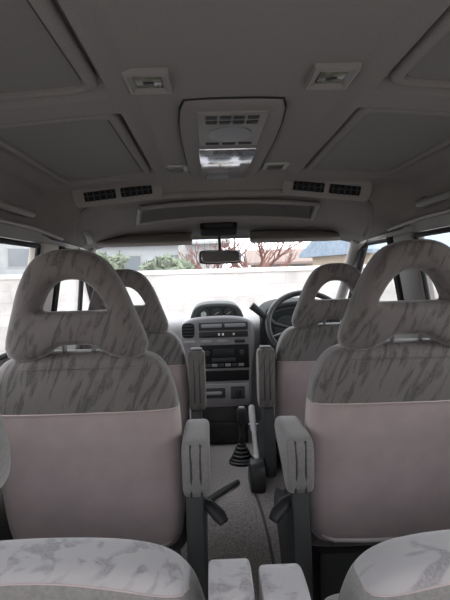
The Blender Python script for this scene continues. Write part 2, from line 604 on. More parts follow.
# ------------------------------------------------------------------ sunroof shade panels in the four bays
first = None
side_word = {-1: 'passenger side', 1: 'driver side'}
for (a, b), where in zip(BAYS, ('rear', 'front')):
    for s in (-1, 1):
        x0, x1 = 0.2515, 0.546
        def zc(x): return 1.380 + (1.356 - 1.380) * (x - 0.250) / (0.560 - 0.250)
        t = thing('sunroof_shade', 'grey cloth sunroof shade recessed in the %s of the roof on the %s' % (where, side_word[s]), 'sunroof shade', (s * 0.405, (a + b) / 2, 1.368), 'cloth sunroof shades in the roof')
        org = t.location.copy()
        def rr(e, r):
            X0, X1, Y0, Y1 = x0 + e, x1 - e, a + .013 + e, b - .026 - e
            pts = []
            for (cx, cy, a0) in ((X1 - r, Y1 - r, 0), (X0 + r, Y1 - r, 90), (X0 + r, Y0 + r, 180), (X1 - r, Y0 + r, 270)):
                for k in range(7):
                    q = math.radians(a0 + 15 * k)
                    pts.append((cx + r * math.cos(q), cy + r * math.sin(q)))
            return pts
        bm = bmesh.new()
        rg = []
        for (e, r, dz) in ((0.0, .035, .014), (.001, .035, .006), (.005, .034, .002), (.016, .032, .001), (.021, .030, .004), (.023, .028, .014)):
            rg.append([bm.verts.new(Vector((s * x, y, zc(x) + dz)) - org) for x, y in rr(e, r)])
        for p, q in zip(rg, rg[1:]):
            for k in range(len(p)):
                bm.faces.new((p[k], p[(k + 1) % len(p)], q[(k + 1) % len(p)], q[k]))
        link_mesh('shade_frame', bm, 'headliner', t)
        bm = bmesh.new()
        lo_ = [bm.verts.new(Vector((s * x, y, zc(x) + .009)) - org) for x, y in rr(.026, .026)]
        hi_ = [bm.verts.new(Vector((s * x, y, zc(x) + .016)) - org) for x, y in rr(.026, .026)]
        bm.faces.new(lo_); bm.faces.new(hi_[::-1])
        for k in range(len(lo_)):
            bm.faces.new((lo_[k], lo_[(k + 1) % len(lo_)], hi_[(k + 1) % len(lo_)], hi_[k]))
        link_mesh('shade_panel', bm, 'shade', t, smooth=False)

# ------------------------------------------------------------------ roof fittings
def reading_lamp(x, y, z, w, l, label, group, dp=1.0):
    t = thing('reading_lamp', label, 'lamp', (x, y, z), group)
    bm = bmesh.new()       # bezel ring with sloping inside faces
    outer, inner = (w / 2, l / 2), (w * 0.30, l * 0.30)
    ring = []
    for (hx, hy, hz) in ((outer[0], outer[1], 0.0), (outer[0] * .97, outer[1] * .97, -0.010 * dp), (outer[0] * .84, outer[1] * .84, -0.012 * dp), (inner[0], inner[1], -0.002)):
        ring.append([bm.verts.new((sx * hx, sy * hy, hz)) for sx, sy in ((-1, -1), (1, -1), (1, 1), (-1, 1))])
    for p, q in zip(ring, ring[1:]):
        for k in range(4):
            bm.faces.new((p[k], p[(k + 1) % 4], q[(k + 1) % 4], q[k]))
    bm.faces.new(ring[0][::-1])
    link_mesh('bezel', bm, 'trim' if dp == 1 else 'trim_light', t, smooth=False)
    bm = bmesh.new()
    rbox(bm, (0, 0, -0.0035), (inner[0] * 2.0, inner[1] * 2.0, 0.004), 0.001)
    ln = link_mesh('lamp_lens', bm, 'lens', t)
    bm = bmesh.new()
    rbox(bm, (0, l * 0.06, -0.006), (w * (0.24 if dp == 1 else 0.5), l * (0.12 if dp == 1 else 0.5), 0.003), 0.001)
    link_mesh('bulb_cover', bm, 'dark', t)
    return t
reading_lamp(-0.168, 1.055, 1.400, 0.078, 0.115, 'square reading lamp in the roof beside the passenger side rear sunroof shade', 'square reading lamps in the roof')
reading_lamp(0.155, 1.05, 1.400, 0.078, 0.115, 'square reading lamp in the roof beside the driver side rear sunroof shade', 'square reading lamps in the roof')
reading_lamp(-0.172, 1.95, 1.400, 0.085, 0.115, 'small roof lamp ahead of the ceiling console on the passenger side', 'small lamps ahead of the ceiling console', 0.4)
reading_lamp(0.155, 1.95, 1.400, 0.085, 0.115, 'small roof lamp ahead of the ceiling console on the driver side', 'small lamps ahead of the ceiling console', 0.4)

# ceiling console: grille and clear lens
t = thing('ceiling_console', 'long grey ceiling console with louvred grille and clear lamp lens between reading lamps', 'ceiling console', (-0.012, 1.69, 1.400))
bm = bmesh.new()
out = chaikin([(-0.122, -0.50), (-0.06, -0.515), (0.06, -0.515), (0.122, -0.50), (0.118, 0.42), (0.108, 0.49), (-0.108, 0.49), (-0.118, 0.42)], 2)
def ringz(sc_, z): return [bm.verts.new((x * sc_, y * (1 - (1 - sc_) * .3), z)) for x, y in out]
R = [ringz(1.0, 0.0), ringz(0.985, -0.007), ringz(0.93, -0.011), ringz(0.80, -0.010)]
for p, q in zip(R, R[1:]):
    for k in range(len(out)):
        bm.faces.new((p[k], p[(k + 1) % len(out)], q[(k + 1) % len(out)], q[k]))
bm.faces.new(R[-1]); bm.faces.new(R[0][::-1])
link_mesh('housing', bm, 'headliner', t)
bm = bmesh.new()
rbox(bm, (0.0, -0.295, -0.011), (0.150, 0.32, 0.006), 0.002)
g = link_mesh('grille', bm, 'trim', t)
bm = bmesh.new()
prism(bm, [(x * 1.025, y * 1.006) for x, y in out], 'z', -0.003, 0.002)  # black ring stands in for the shadow groove round the housing
link_mesh('shadow_ring', bm, 'rubber', t)
for j, y in enumerate((-0.42, -0.38)):
    for k in range(4):
        bm = bmesh.new()
        rbox(bm, (-0.045 + 0.030 * k, y, -0.0145), (0.025, 0.022, 0.005), 0.002)
        link_mesh('louver', bm, 'charcoal', g)
for k in range(3):
    bm = bmesh.new()
    rbox(bm, (-0.042 + 0.042 * k, -0.165, -0.0145), (0.034, 0.018, 0.005), 0.002)
    link_mesh('push_button', bm, 'charcoal', g)
bm = bmesh.new()
lathe(bm, [(0.052, 0.0), (0.052, -0.004), (0.044, -0.007), (0.001, -0.007)], Matrix.Translation((0, -0.265, -0.012)) @ Matrix.Diagonal((1, 1.5, 1, 1)))
link_mesh('vent_dial', bm, 'grey_mark', g)
bm = bmesh.new()
rbox(bm, (0.0, 0.165, -0.012), (0.156, 0.51, 0.008), 0.003)
link_mesh('lamp_lens', bm, 'lens_clear', t)
bm = bmesh.new()
rbox(bm, (-0.022, 0.365, -0.018), (0.075, 0.06, 0.005), 0.002)
link_mesh('switch', bm, 'grey_mark', t)

# overhead air vents at the front corners of the raised roof
def roof_vent(x, y, z, rz, ry, label):
    t = thing('roof_vent', label, 'air vent', (x, y, z), 'overhead air vents at the front of the roof')
    t.rotation_euler = (math.radians(32), math.radians(ry), math.radians(rz))
    bm = bmesh.new()      # vent faces local -Y
    poly = chaikin([(-0.158, -0.036), (-0.13, -0.042), (0.13, -0.042), (0.158, -0.036), (0.158, 0.036), (0.13, 0.042), (-0.13, 0.042), (-0.158, 0.036)], 2)
    prism(bm, poly, 'y', -0.006, 0.03, 0.004)
    link_mesh('bezel', bm, 'trim', t)
    for k in (-1, 1):
        bm = bmesh.new()
        rbox(bm, (k * 0.064, -0.008, 0), (0.110, 0.008, 0.034), 0.003)
        gr = link_mesh('grille', bm, 'black', t)
        bm = bmesh.new()
        for j in range(5):
            rbox(bm, (k * 0.064 - 0.042 + 0.021 * j, -0.013, 0), (0.004, 0.006, 0.034), 0.001)
        rbox(bm, (k * 0.064, -0.013, 0.004), (0.106, 0.006, 0.003), 0.001)
        link_mesh('louver', bm, 'charcoal', gr)
roof_vent(-0.385, 2.105, 1.348, 3, -6, 'twin black air vent in the roof corner above the front passenger seat')
roof_vent(0.355, 2.105, 1.346, -3, 7, 'twin black air vent in the roof corner above the driver seat')

# recessed front panel above the visors
t = thing('front_roof_panel', 'wide shallow recessed panel in the headliner above the sun visors', 'roof panel', (0, 0, 0))
def roofline(y):   # centre line of the front roof
    P = [(2.19, 1.338), (2.35, 1.328), (2.58, 1.285), (2.80, 1.212)]
    for (a, za), (b, zb) in zip(P, P[1:]):
        if a <= y <= b: return za + (zb - za) * (y - a) / (b - a)
bm = bmesh.new()
for (p, q) in (((-0.33, 2.30), (0.36, 2.30)), ((0.36, 2.30), (0.37, 2.52)), ((0.37, 2.52), (-0.37, 2.52)), ((-0.37, 2.52), (-0.33, 2.30))):
    n = 12
    tube(bm, [(p[0] + (q[0] - p[0]) * k / n, p[1] + (q[1] - p[1]) * k / n, roofline(p[1] + (q[1] - p[1]) * k / n) - 0.004 - 0.022 * (abs(p[0] + (q[0] - p[0]) * k / n) / 0.37) ** 2 * 0.9) for k in range(n + 1)], 0.010, 8)
link_mesh('panel_frame', bm, 'trim', t)
bm = bmesh.new()
n = 10
rw = []
for y, hw in ((2.31, 0.325), (2.40, 0.345), (2.51, 0.36)):
    rw.append([bm.verts.new((-hw + 2 * hw * k / n, y, roofline(y) - 0.005 - 0.021 * ((2 * k / n - 1) ** 2))) for k in range(n + 1)])
for a, b in zip(rw, rw[1:]):
    for k in range(n):
        bm.faces.new((a[k], a[k + 1], b[k + 1], b[k]))
bmesh.ops.solidify(bm, geom=bm.faces[:], thickness=0.003)
link_mesh('panel', bm, 'headliner', t)

# sun visors
def visor(x0, x1, label, zoff=0):
    t = thing('sun_visor', label, 'sun visor', ((x0 + x1) / 2, 2.70, 1.212 + zoff), 'sun visors above the windscreen')
    w = x1 - x0
    out = chaikin(mirrored([(0, -0.055), (w / 2 - 0.005, -0.055), (w / 2, -0.045), (w / 2, 0.05), (w / 2 - 0.01, 0.06), (0, 0.06)]), 2)
    bm = pillow(out, -0.012, 0.010, 0.009, 0.003, 0.0)
    rot = Matrix.Rotation(math.radians(-62), 4, 'X')
    for v in bm.verts: v.co = rot @ v.co
    link_mesh('visor_panel', bm, 'trim_light', t)
    bm = bmesh.new()
    sgn = -1 if x0 < 0 else 1
    tube(bm, [(sgn * (w / 2 - 0.02), 0.05, 0.03), (sgn * (w / 2 + 0.03), 0.055, 0.018)], 0.006, 8)
    link_mesh('visor_rod', bm, 'trim_light', t)
visor(-0.575, -0.145, 'grey sun visor folded up above the windscreen in front of the passenger seat')
visor(0.115, 0.525, 'grey sun visor folded up above the windscreen in front of the driver seat')

# interior mirror and the dark overhead unit
t = thing('map_lamp', 'dark overhead lamp unit above the rear view mirror', 'lamp', (-0.025, 2.66, 1.253))
bm = bmesh.new()
rot = Matrix.Rotation(math.radians(-18), 4, 'X')
rbox(bm, (0, 0, 0), (0.165, 0.10, 0.045), 0.012, 3, rot)
link_mesh('housing', bm, 'black', t)
bm = bmesh.new()
rbox(bm, (0, -0.050, -0.004), (0.125, 0.006, 0.022), 0.004, 2, rot)
link_mesh('lamp_lens', bm, 'dark', t)
t = thing('rear_view_mirror', 'grey rear view mirror hanging in the middle of the windscreen', 'mirror', (-0.02, 2.74, 1.125))
bm = bmesh.new()
out = chaikin(mirrored([(0, -0.032), (0.085, -0.032), (0.10, -0.022), (0.10, 0.022), (0.088, 0.032), (0, 0.032)]), 2)
mr = Matrix.Rotation(math.radians(14), 4, 'Z') @ Matrix.Rotation(math.radians(-4), 4, 'X')
bm = pillow(out, -0.012, 0.022, 0.010)
for v in bm.verts: v.co = mr @ v.co
link_mesh('housing', bm, 'charcoal', t)
bm = pillow([(x * .92, z * .84) for x, z in out], -0.015, -0.011, 0.0015)
for v in bm.verts: v.co = mr @ v.co
link_mesh('mirror_glass', bm, 'mirror', t)
bm = bmesh.new()
tube(bm, [(0, 0.02, 0.01), (0.0, 0.03, 0.05), (-0.003, 0.0, 0.10)], 0.007, 8)
link_mesh('stem', bm, 'charcoal', t)

# grab handles
def grab(p0, p1, out_dir, label, r=0.012):
    p0, p1, d = Vector(p0), Vector(p1), Vector(out_dir).normalized()
    c = (p0 + p1) / 2
    t = thing('grab_handle', label, 'grab handle', c, 'grab handles around the cabin')
    a, b = p0 - c, p1 - c
    bm = bmesh.new()
    h = 0.032
    tube(bm, [a, a + (b - a) * .05 + d * h * .7, a + (b - a) * .18 + d * h, a + (b - a) * .5 + d * h * 1.05, a + (b - a) * .82 + d * h, a + (b - a) * .95 + d * h * .7, b], [r * .9, r, r, r, r, r, r * .9], 10)
    link_mesh('grip', bm, 'trim', t)
    for q in (a, b):
        bm = bmesh.new()
        rbox(bm, q, (0.022, 0.05, 0.034), 0.008, 2)
        link_mesh('mount', bm, 'trim', t)
grab((-0.655, 1.62, 1.268), (-0.655, 1.93, 1.268), (1, 0, -0.4), 'grab handle on the roof edge above the passenger side B pillar window')
grab((0.655, 1.66, 1.272), (0.655, 1.98, 1.272), (-1, 0, -0.4), 'grab handle on the roof edge above the driver side rear window')
grab((-0.595, 2.42, 1.250), (-0.615, 2.60, 1.214), (1, -0.1, -0.5), 'grab handle at the top of the windscreen pillar beside the passenger visor', 0.014)

# ------------------------------------------------------------------ seats
LEAN = 0.27
def warp_seat(c):
    return Vector((c.x, c.y - (c.z - 0.60) * LEAN, c.z))

BACK = chaikin(mirrored([(0, 0.305), (0.155, 0.305), (0.207, 0.315), (0.233, 0.36), (0.238, 0.50), (0.238, 0.66), (0.230, 0.76), (0.205, 0.838), (0.155, 0.870), (0, 0.874)]), 3)
HR_OUT = chaikin(mirrored([(0, 0.893), (0.045, 0.893), (0.072, 0.868), (0.105, 0.856), (0.146, 0.854), (0.170, 0.870), (0.168, 0.905), (0.146, 0.960), (0.121, 1.035), (0.083, 1.100), (0.034, 1.120), (0, 1.120)]), 3)
HR_IN = chaikin(mirrored([(0, 0.976), (0.045, 0.976), (0.084, 0.974), (0.078, 0.990), (0.058, 1.025), (0.031, 1.047), (0, 1.051)]), 2)

def headrest_mesh(outp, inp, hy, n=72):
    c = (0, 1.005)
    O, I = by_angle(outp, c, n), by_angle(inp, c, n)
    bm = bmesh.new()
    m = 20
    rings = []
    for (ox, oz), (ix, iz) in zip(O, I):
        mx, mz = (ox + ix) / 2, (oz + iz) / 2
        hx, hz = (ox - ix) / 2, (oz - iz) / 2
        ring = []
        for k in range(m):
            a = 2 * PI * k / m
            ca, sa = math.cos(a), math.sin(a)
            e = 0.62
            fc = math.copysign(abs(ca) ** e, ca)
            fs = math.copysign(abs(sa) ** e, sa)
            ring.append(bm.verts.new(warp_seat(Vector((mx + hx * fc, hy * fs, mz + hz * fc)))))
        rings.append(ring)
    for a in range(n):
        p, q = rings[a], rings[(a + 1) % n]
        for k in range(m):
            bm.faces.new((p[k], p[(k + 1) % m], q[(k + 1) % m], q[k]))
    return bm

def captain_seat(label, loc, inner, armrest_up, base_z, cover=True):
    """inner = +1 when the aisle is on the seat's +x side; base_z = height of the local floor below the seat origin"""
    t = thing('captain_seat', label, 'car seat', loc, 'captain seats with loop headrests')
    bm = pillow(BACK, 0.0, 0.135, 0.04, 0.012, 0.02, warp_seat)
    lo, hi = split_z(bm, Vector((0, 0, 0.722)), Vector((0, 0.0, 1)))
    seam = cut_seam(lo, 0.722, 0.236, 0.0028)
    bk = link_mesh('backrest', lo, 'velour', t)
    fp = link_mesh('fabric_panel', hi, 'fabric', t)
    fp['label'] = 'streaked grey cloth across the top of the seat back'
    # raised lower edge; light on the curled-under cloth is put into its colour
    bm = bmesh.new()
    pts = []
    half = [(-0.212, 0.366), (-0.195, 0.340), (-0.165, 0.323), (-0.08, 0.318), (0, 0.317)]
    path = half + [(-x, z) for x, z in reversed(half[:-1])]
    rads = [0.010 * min(1, 0.25 + 0.5 * min(k, len(path) - 1 - k)) for k in range(len(path))]
    tube(bm, [warp_seat(Vector((x, 0.011, z + 0.004))) for x, z in path], rads, 8)
    link_mesh('piping_or_lit_edge', bm, 'velour_lit', bk)
    link_mesh('seam', seam, 'velour', fp)
    bm = bmesh.new()
    tube(bm, [warp_seat(Vector((x, -0.001 + 0.02 * max(0, (abs(x) - 0.12) / 0.05) ** 2, 0.838))) for x in [-0.165 + 0.33 * k / 20 for k in range(21)]], 0.0022, 6)
    link_mesh('seam', bm, 'fabric', fp)
    hm = headrest_mesh(HR_OUT, HR_IN, 0.052)
    for v in hm.verts: v.co.y += 0.035
    hr = link_mesh('headrest', hm, 'fabric', t, angle=80)
    for s in (-1, 1):
        bm = bmesh.new()
        tube(bm, [warp_seat(Vector((s * 0.035, 0.04, 0.85))), warp_seat(Vector((s * 0.035, 0.04, 0.92)))], 0.006, 8)
        link_mesh('headrest_post', bm, 'chrome', hr)
    # cushion
    cush = chaikin(mirrored([(0, 0.0), (0.20, 0.0), (0.245, 0.03), (0.25, 0.25), (0.245, 0.42), (0.20, 0.46), (0, 0.465)]), 3)
    bm = pillow([(x, y) for x, y in cush], -0.075, 0.075, 0.045, 0.0, 0.012)
    for v in bm.verts:
        v.co = Vector((v.co.x, v.co.z + 0.12, v.co.y + 0.345))
    link_mesh('seat_cushion', bm, 'fabric', t)
    # pedestal
    bm = bmesh.new()
    rbox(bm, (0, 0.30, (0.265 + base_z) / 2), (0.40, 0.34, 0.265 - base_z), 0.02)
    ped = link_mesh('seat_pedestal', bm, 'charcoal', t)
    for s in (-1, 1):
        bm = bmesh.new()
        rbox(bm, (s * 0.16, 0.27, base_z + 0.012), (0.04, 0.50, 0.022), 0.004)
        link_mesh('slide_rail', bm, 'dark', ped)
    # armrest
    ax = inner * 0.276
    if not armrest_up:
        bm = bmesh.new()
        prof = chaikin([(-0.095, 0.535), (-0.105, 0.61), (-0.098, 0.650), (-0.06, 0.660), (0.14, 0.655), (0.185, 0.640), (0.19, 0.61), (0.15, 0.585), (0.05, 0.56), (-0.02, 0.520), (-0.07, 0.512)], 2)
        prism(bm, prof, 'x', ax - 0.033, ax + 0.033, 0.014, 3)
        ar = link_mesh('armrest', bm, 'fabric_grey', t)
        bm = bmesh.new()      # stitched seams round the rear end
        for k in (-0.011, 0.011):
            tube(bm, [(ax + k * 1.2, -0.084, 0.520), (ax + k, -0.1000, 0.575), (ax + k, -0.1018, 0.61), (ax + k * 1.1, -0.0995, 0.632), (ax + k * 1.1, -0.092, 0.650)], 0.003, 6)
        link_mesh('piping_or_lit_edge', bm, 'charcoal', ar)
    else:
        bm = bmesh.new()
        prof = chaikin([(-0.050, 0.56), (-0.062, 0.757), (-0.060, 0.779), (-0.035, 0.785), (0.055, 0.772), (0.075, 0.74), (0.085, 0.56), (0.06, 0.53), (-0.03, 0.53)], 2)
        prism(bm, prof, 'x', ax - 0.034, ax + 0.034, 0.013, 3)
        ar = link_mesh('armrest', bm, 'fabric_side', t)
        bm = bmesh.new()
        rbox(bm, (ax, -0.012, 0.781), (0.05, 0.07, 0.014), 0.006)
        link_mesh('end_cap', bm, 'charcoal', ar)
        bm = bmesh.new()
        for k in (-0.011, 0.011):
            tube(bm, [(ax + k, -0.0510, 0.57), (ax + k, -0.0550, 0.66), (ax + k, -0.0585, 0.75)], 0.003, 6)
        link_mesh('piping_or_lit_edge', bm, 'charcoal', ar)
    # recliner cover and lever on the aisle side
    bm = bmesh.new()
    prof = chaikin([(-0.02, base_z + 0.02), (-0.06, 0.30), (-0.045, 0.46), (-0.01, 0.545), (0.06, 0.545), (0.11, 0.45), (0.42, 0.36), (0.44, 0.27), (0.30, 0.24), (0.12, base_z + 0.02)], 2)
    prism(bm, prof, 'x', inner * 0.246, inner * 0.292, 0.012, 2)
    cv = link_mesh('recliner_cover', bm, 'charcoal', t)
    if armrest_up:
        return t
    bm = bmesh.new()
    tube(bm, [(inner * 0.286, 0.00, 0.478), (inner * 0.306, -0.012, 0.470), (inner * 0.328, -0.030, 0.452), (inner * 0.340, -0.042, 0.438)], [0.012, 0.016, 0.018, 0.013], 10, True, 0.6)
    link_mesh('recline_lever', bm, 'dark', cv)
    return t

captain_seat('grey captain seat with its armrest down behind the front passenger seat', (-0.394, 1.47, 0), 1, False, 0.0)
captain_seat('grey captain seat with its armrest down behind the driver seat', (0.408, 1.47, 0), -1, False, 0.0)
captain_seat('grey front passenger seat with raised armrest', (-0.412, 2.42, -0.042), 1, True, 0.205)
captain_seat('grey driver seat with raised armrest facing the steering wheel', (0.425, 2.42, -0.042), -1, True, 0.205)

# third row, seen from behind
def rear_seat(label, x, inner, hr_x):
    t = thing('bench_seat', label, 'car seat', (x, 0.80 if inner > 0 else 0.778, 0), 'third row rear seats')
    hw = 0.265
    out = chaikin(mirrored([(0, 0.26), (hw - 0.05, 0.26), (hw - 0.005, 0.30), (hw, 0.45), (hw - 0.004, 0.53), (hw - 0.03, 0.610), (hw - 0.10, 0.647), (0, 0.657)]), 3)
    bm = pillow(out, 0.0, 0.15, 0.045, 0.014, 0.02, warp_seat)
    for v in bm.verts: v.co.z += 0.75 * v.co.x ** 2      # the cloth cap runs lower towards the corners
    lo, hi = split_z(bm, Vector((0, 0, 0.637)), Vector((0, 0, 1)))
    for q in (lo, hi):
        for v in q.verts: v.co.z -= 0.75 * v.co.x ** 2
    seam = cut_seam(lo, 0.637, 0.262, 0.0016)
    link_mesh('backrest', lo, 'fabric_grey', t)
    fp = link_mesh('fabric_panel', hi, 'fabric_rear', t)
    link_mesh('seam', seam, 'velour', fp)
    cush = chaikin(mirrored([(0, 0.0), (0.20, 0.0), (0.262, 0.03), (0.265, 0.22), (0.255, 0.34), (0.20, 0.37), (0, 0.375)]), 3)
    bm = pillow(cush, -0.07, 0.07, 0.045, 0.0, 0.012)
    for v in bm.verts: v.co = Vector((v.co.x, v.co.z + 0.05, v.co.y + 0.33))
    link_mesh('seat_cushion', bm, 'fabric_rear', t)
    bm = bmesh.new()
    rbox(bm, (0, 0.22, 0.135), (0.42, 0.26, 0.27), 0.02)
    link_mesh('seat_pedestal', bm, 'charcoal', t)
    ax = inner * (0.298 if inner > 0 else 0.353)
    bm = bmesh.new()
    prof = chaikin([(-0.02, 0.36), (-0.03, 0.57), (-0.024, 0.608), (0.01, 0.620), (0.09, 0.616), (0.115, 0.60), (0.12, 0.38), (0.09, 0.34), (0.02, 0.34)], 2)
    prism(bm, prof, 'x', ax - 0.032, ax + 0.032, 0.014, 3)
    link_mesh('armrest', bm, 'fabric_rear', t)
    # small loop-less headrest
    out = chaikin(mirrored([(0, 0.77), (0.09, 0.77), (0.118, 0.79), (0.124, 0.86), (0.10, 0.93), (0.05, 0.95), (0, 0.955)]), 3)
    bm = pillow(out, -0.02, 0.07, 0.04, 0.006, 0.01, warp_seat)
    for v in bm.verts: v.co.x += hr_x
    hr = link_mesh('headrest', bm, 'fabric_grey', t)
    for s in (-1, 1):
        bm = bmesh.new()
        tube(bm, [warp_seat(Vector((hr_x + s * 0.03, 0.04, 0.64))), warp_seat(Vector((hr_x + s * 0.03, 0.04, 0.80)))], 0.006, 8)
        link_mesh('headrest_post', bm, 'chrome', hr)
    return t
rear_seat('grey third row seat behind the passenger side captain seat', -0.352, 1, -0.110)
rear_seat('grey third row seat behind the driver side captain seat', 0.375, -1, 0.093)

# ------------------------------------------------------------------ dashboard
D = thing('dashboard', 'grey dashboard with centre console across the front of the cabin', 'dashboard', (0, 3.10, 0.16))
DZ = -0.16
def dpart(name, bm, mat, parent=None, smooth=True, angle=40):
    for v in bm.verts:
        v.co = Vector((v.co.x, v.co.y - 3.10, v.co.z + DZ))
    return link_mesh(name, bm, mat, parent or D, smooth, angle)
bm = bmesh.new()
prism(bm, [(3.08, 0.795), (3.18, 0.812), (3.64, 0.800), (3.64, 0.20), (3.24, 0.20), (3.20, 0.42), (3.11, 0.52), (3.06, 0.62), (3.055, 0.76)], 'x', -0.70, 0.70, 0.02, 3)
dpart('dash_body', bm, 'dash')
# centre stack: front view outline, protruding towards the cabin
XC = -0.041
bm = bmesh.new()
out = chaikin(mirrored([(0, 0.36), (0.15, 0.36), (0.163, 0.39), (0.166, 0.52), (0.188, 0.66), (0.190, 0.76), (0.172, 0.812), (0.09, 0.83), (0, 0.832)]), 2)
bm = pillow(out, 2.985, 3.30, 0.018, 0.0)
for v in bm.verts:
    v.co.x += XC
dpart('centre_console', bm, 'stack')
YF = 2.985
def face_box(name, x0, x1, z0, z1, mat, proud=0.004, depth=0.02, bev=0.003, parent=None):
    bm = bmesh.new()
    x0, x1, z0, z1 = x0 - 0.014, x1 - 0.014, z0 + 0.016, z1 + 0.016
    rbox(bm, ((x0 + x1) / 2, YF - proud + depth / 2, (z0 + z1) / 2), (x1 - x0, depth, z1 - z0), bev)
    return dpart(name, bm, mat, parent)
def relparent(o, p):
    return o
# gauge pod
bm = bmesh.new()
out = chaikin(mirrored([(0, 0.80), (0.138, 0.80), (0.140, 0.815), (0.122, 0.868), (0.08, 0.892), (0, 0.896)]), 3)
bm = pillow(out, 3.02, 3.30, 0.012)
for v in bm.verts: v.co.x += XC
pod = dpart('gauge_pod', bm, 'charcoal')
bm = bmesh.new()
out2 = chaikin(mirrored([(0, 0.812), (0.110, 0.812), (0.112, 0.820), (0.098, 0.858), (0.07, 0.880), (0, 0.884)]), 3)
bm = pillow(out2, 3.016, 3.03, 0.002)
for v in bm.verts: v.co.x += XC
dpart('pod_face', bm, 'display', pod)
rx = Matrix.Rotation(PI / 2, 4, 'X')
for k, (dx, big) in enumerate(((-0.068, 1), (0.0, 1), (0.062, 1))):
    bm = bmesh.new()
    lathe(bm, [(0.027, 0.0), (0.027, 0.004), (0.0235, 0.0045), (0.0235, 0.002), (0.001, 0.002)], Matrix.Translation((XC + dx, 3.014, 0.843)) @ rx)
    gz = dpart('gauge', bm, 'charcoal', pod)
    bm = bmesh.new()
    if k == 0:
        lathe(bm, [(0.0145, 0.002), (0.0145, 0.005), (0.001, 0.005)], Matrix.Translation((XC + dx, 3.014, 0.840)) @ rx)
        dpart('dial', bm, 'dial_light', gz)
    else:
        lathe(bm, [(0.021, 0.0), (0.021, 0.003), (0.001, 0.003)], Matrix.Translation((XC + dx, 3.014, 0.843)) @ rx)
        dpart('dial', bm, 'dial', gz)
        bm = bmesh.new()
        tube(bm, [(XC + dx - 0.012, 3.009, 0.838), (XC + dx + 0.010, 3.009, 0.850)], 0.0018, 6)
        dpart('needle', bm, 'grey_mark', gz)
# air vent
bm = bmesh.new()
out = chaikin(mirrored([(0, -0.038), (0.026, -0.036), (0.032, -0.02), (0.032, 0.02), (0.026, 0.036), (0, 0.038)]), 2)
bm = pillow(out, YF - 0.006, YF + 0.02, 0.004)
for v in bm.verts: v.co.x += -0.190; v.co.z += 0.762
av = dpart('air_vent', bm, 'black')
bm = bmesh.new()
for k in range(4):
    rbox(bm, (-0.190, YF - 0.006, 0.738 + 0.016 * k), (0.054, 0.006, 0.005), 0.001)
dpart('louver', bm, 'charcoal', av)
# upper switch rows
sw = face_box('switch_panel', -0.122, 0.128, 0.742, 0.784, 'charcoal')
face_box('switch', -0.108, -0.005, 0.757, 0.775, 'grey_mark', 0.007, 0.02, 0.003, sw)
face_box('switch', 0.010, 0.116, 0.757, 0.775, 'grey_mark', 0.007, 0.02, 0.003, sw)
cp = face_box('climate_panel', -0.122, 0.128, 0.706, 0.736, 'dark')
for x in (-0.02, 0.0, 0.055):
    face_box('slider', x - 0.005, x + 0.005, 0.716, 0.728, 'white_mark', 0.008, 0.01, 0.001, cp)
for k, x in enumerate((-0.172, -0.085, -0.005, 0.085)):
    face_box('push_button', x - 0.028, x + 0.028, 0.676, 0.694, 'grey_mark' if k < 3 else 'dark', 0.005, 0.02, 0.006)
# radio
ra = face_box('radio', -0.120, 0.130, 0.548, 0.668, 'black', 0.006)
face_box('radio_display', -0.052, 0.052, 0.610, 0.646, 'display', 0.009, 0.02, 0.003, ra)
face_box('cassette_door', -0.06, 0.06, 0.583, 0.600, 'charcoal', 0.010, 0.02, 0.003, ra)
for s in (-1, 1):
    bm = bmesh.new()
    lathe(bm, [(0.013, 0), (0.013, 0.010), (0.011, 0.012), (0.001, 0.012)], Matrix.Translation((-0.009 + s * 0.088, YF - 0.004, 0.644)) @ rx)
    dpart('radio_knob', bm, 'charcoal', ra)
for k in range(6):
    face_box('radio_button', -0.095 + 0.034 * k, -0.067 + 0.034 * k, 0.557, 0.572, 'grey_mark' if k % 2 else 'charcoal', 0.009, 0.01, 0.002, ra)
face_box('storage_slot', -0.122, 0.128, 0.482, 0.536, 'black', 0.003)
lt = face_box('lower_tray', -0.130, 0.125, 0.372, 0.468, 'stack', 0.010, 0.05, 0.006)
face_box('tray_pocket', -0.115, 0.005, 0.395, 0.450, 'charcoal', 0.013, 0.02, 0.006, lt)
face_box('tray_handle', -0.095, -0.015, 0.412, 0.432, 'grey_mark', 0.018, 0.02, 0.006, lt)
face_box('ashtray', 0.03, 0.105, 0.388, 0.456, 'charcoal', 0.013, 0.02, 0.006, lt)
face_box('ashtray_lid', 0.050, 0.085, 0.405, 0.440, 'dark', 0.017, 0.02, 0.004, lt)
bm = bmesh.new()
rbox(bm, (-0.024, 3.10, 0.265), (0.26, 0.20, 0.205), 0.02)
lb = dpart('lower_box', bm, 'dark')
bm = bmesh.new()
rbox(bm, (-0.024, 2.999, 0.27), (0.22, 0.008, 0.012), 0.003)
dpart('box_edge', bm, 'charcoal', lb)
# instrument binnacle on the driver side
bm = bmesh.new()
out = chaikin(mirrored([(0, 0.60), (0.20, 0.60), (0.225, 0.66), (0.225, 0.80), (0.19, 0.868), (0.10, 0.892), (0, 0.896)]), 3)
bm = pillow(out, 2.99, 3.40, 0.02)
for v in bm.verts: v.co.x += 0.405
bn = dpart('instrument_binnacle', bm, 'black')
bm = bmesh.new()
out2 = [(x * 0.86, 0.735 + (z - 0.735) * 0.82) for x, z in out]
bm = pillow(out2, 2.984, 3.0, 0.003)
for v in bm.verts: v.co.x += 0.405
dpart('instrument_glass', bm, 'display', bn)
for dx in (-0.09, 0.07):
    bm = bmesh.new()
    lathe(bm, [(0.062, 0), (0.062, 0.004), (0.057, 0.005), (0.057, 0.003), (0.001, 0.003)], Matrix.Translation((0.405 + dx, 2.985, 0.76)) @ rx, 32)
    dpart('gauge', bm, 'charcoal', bn)

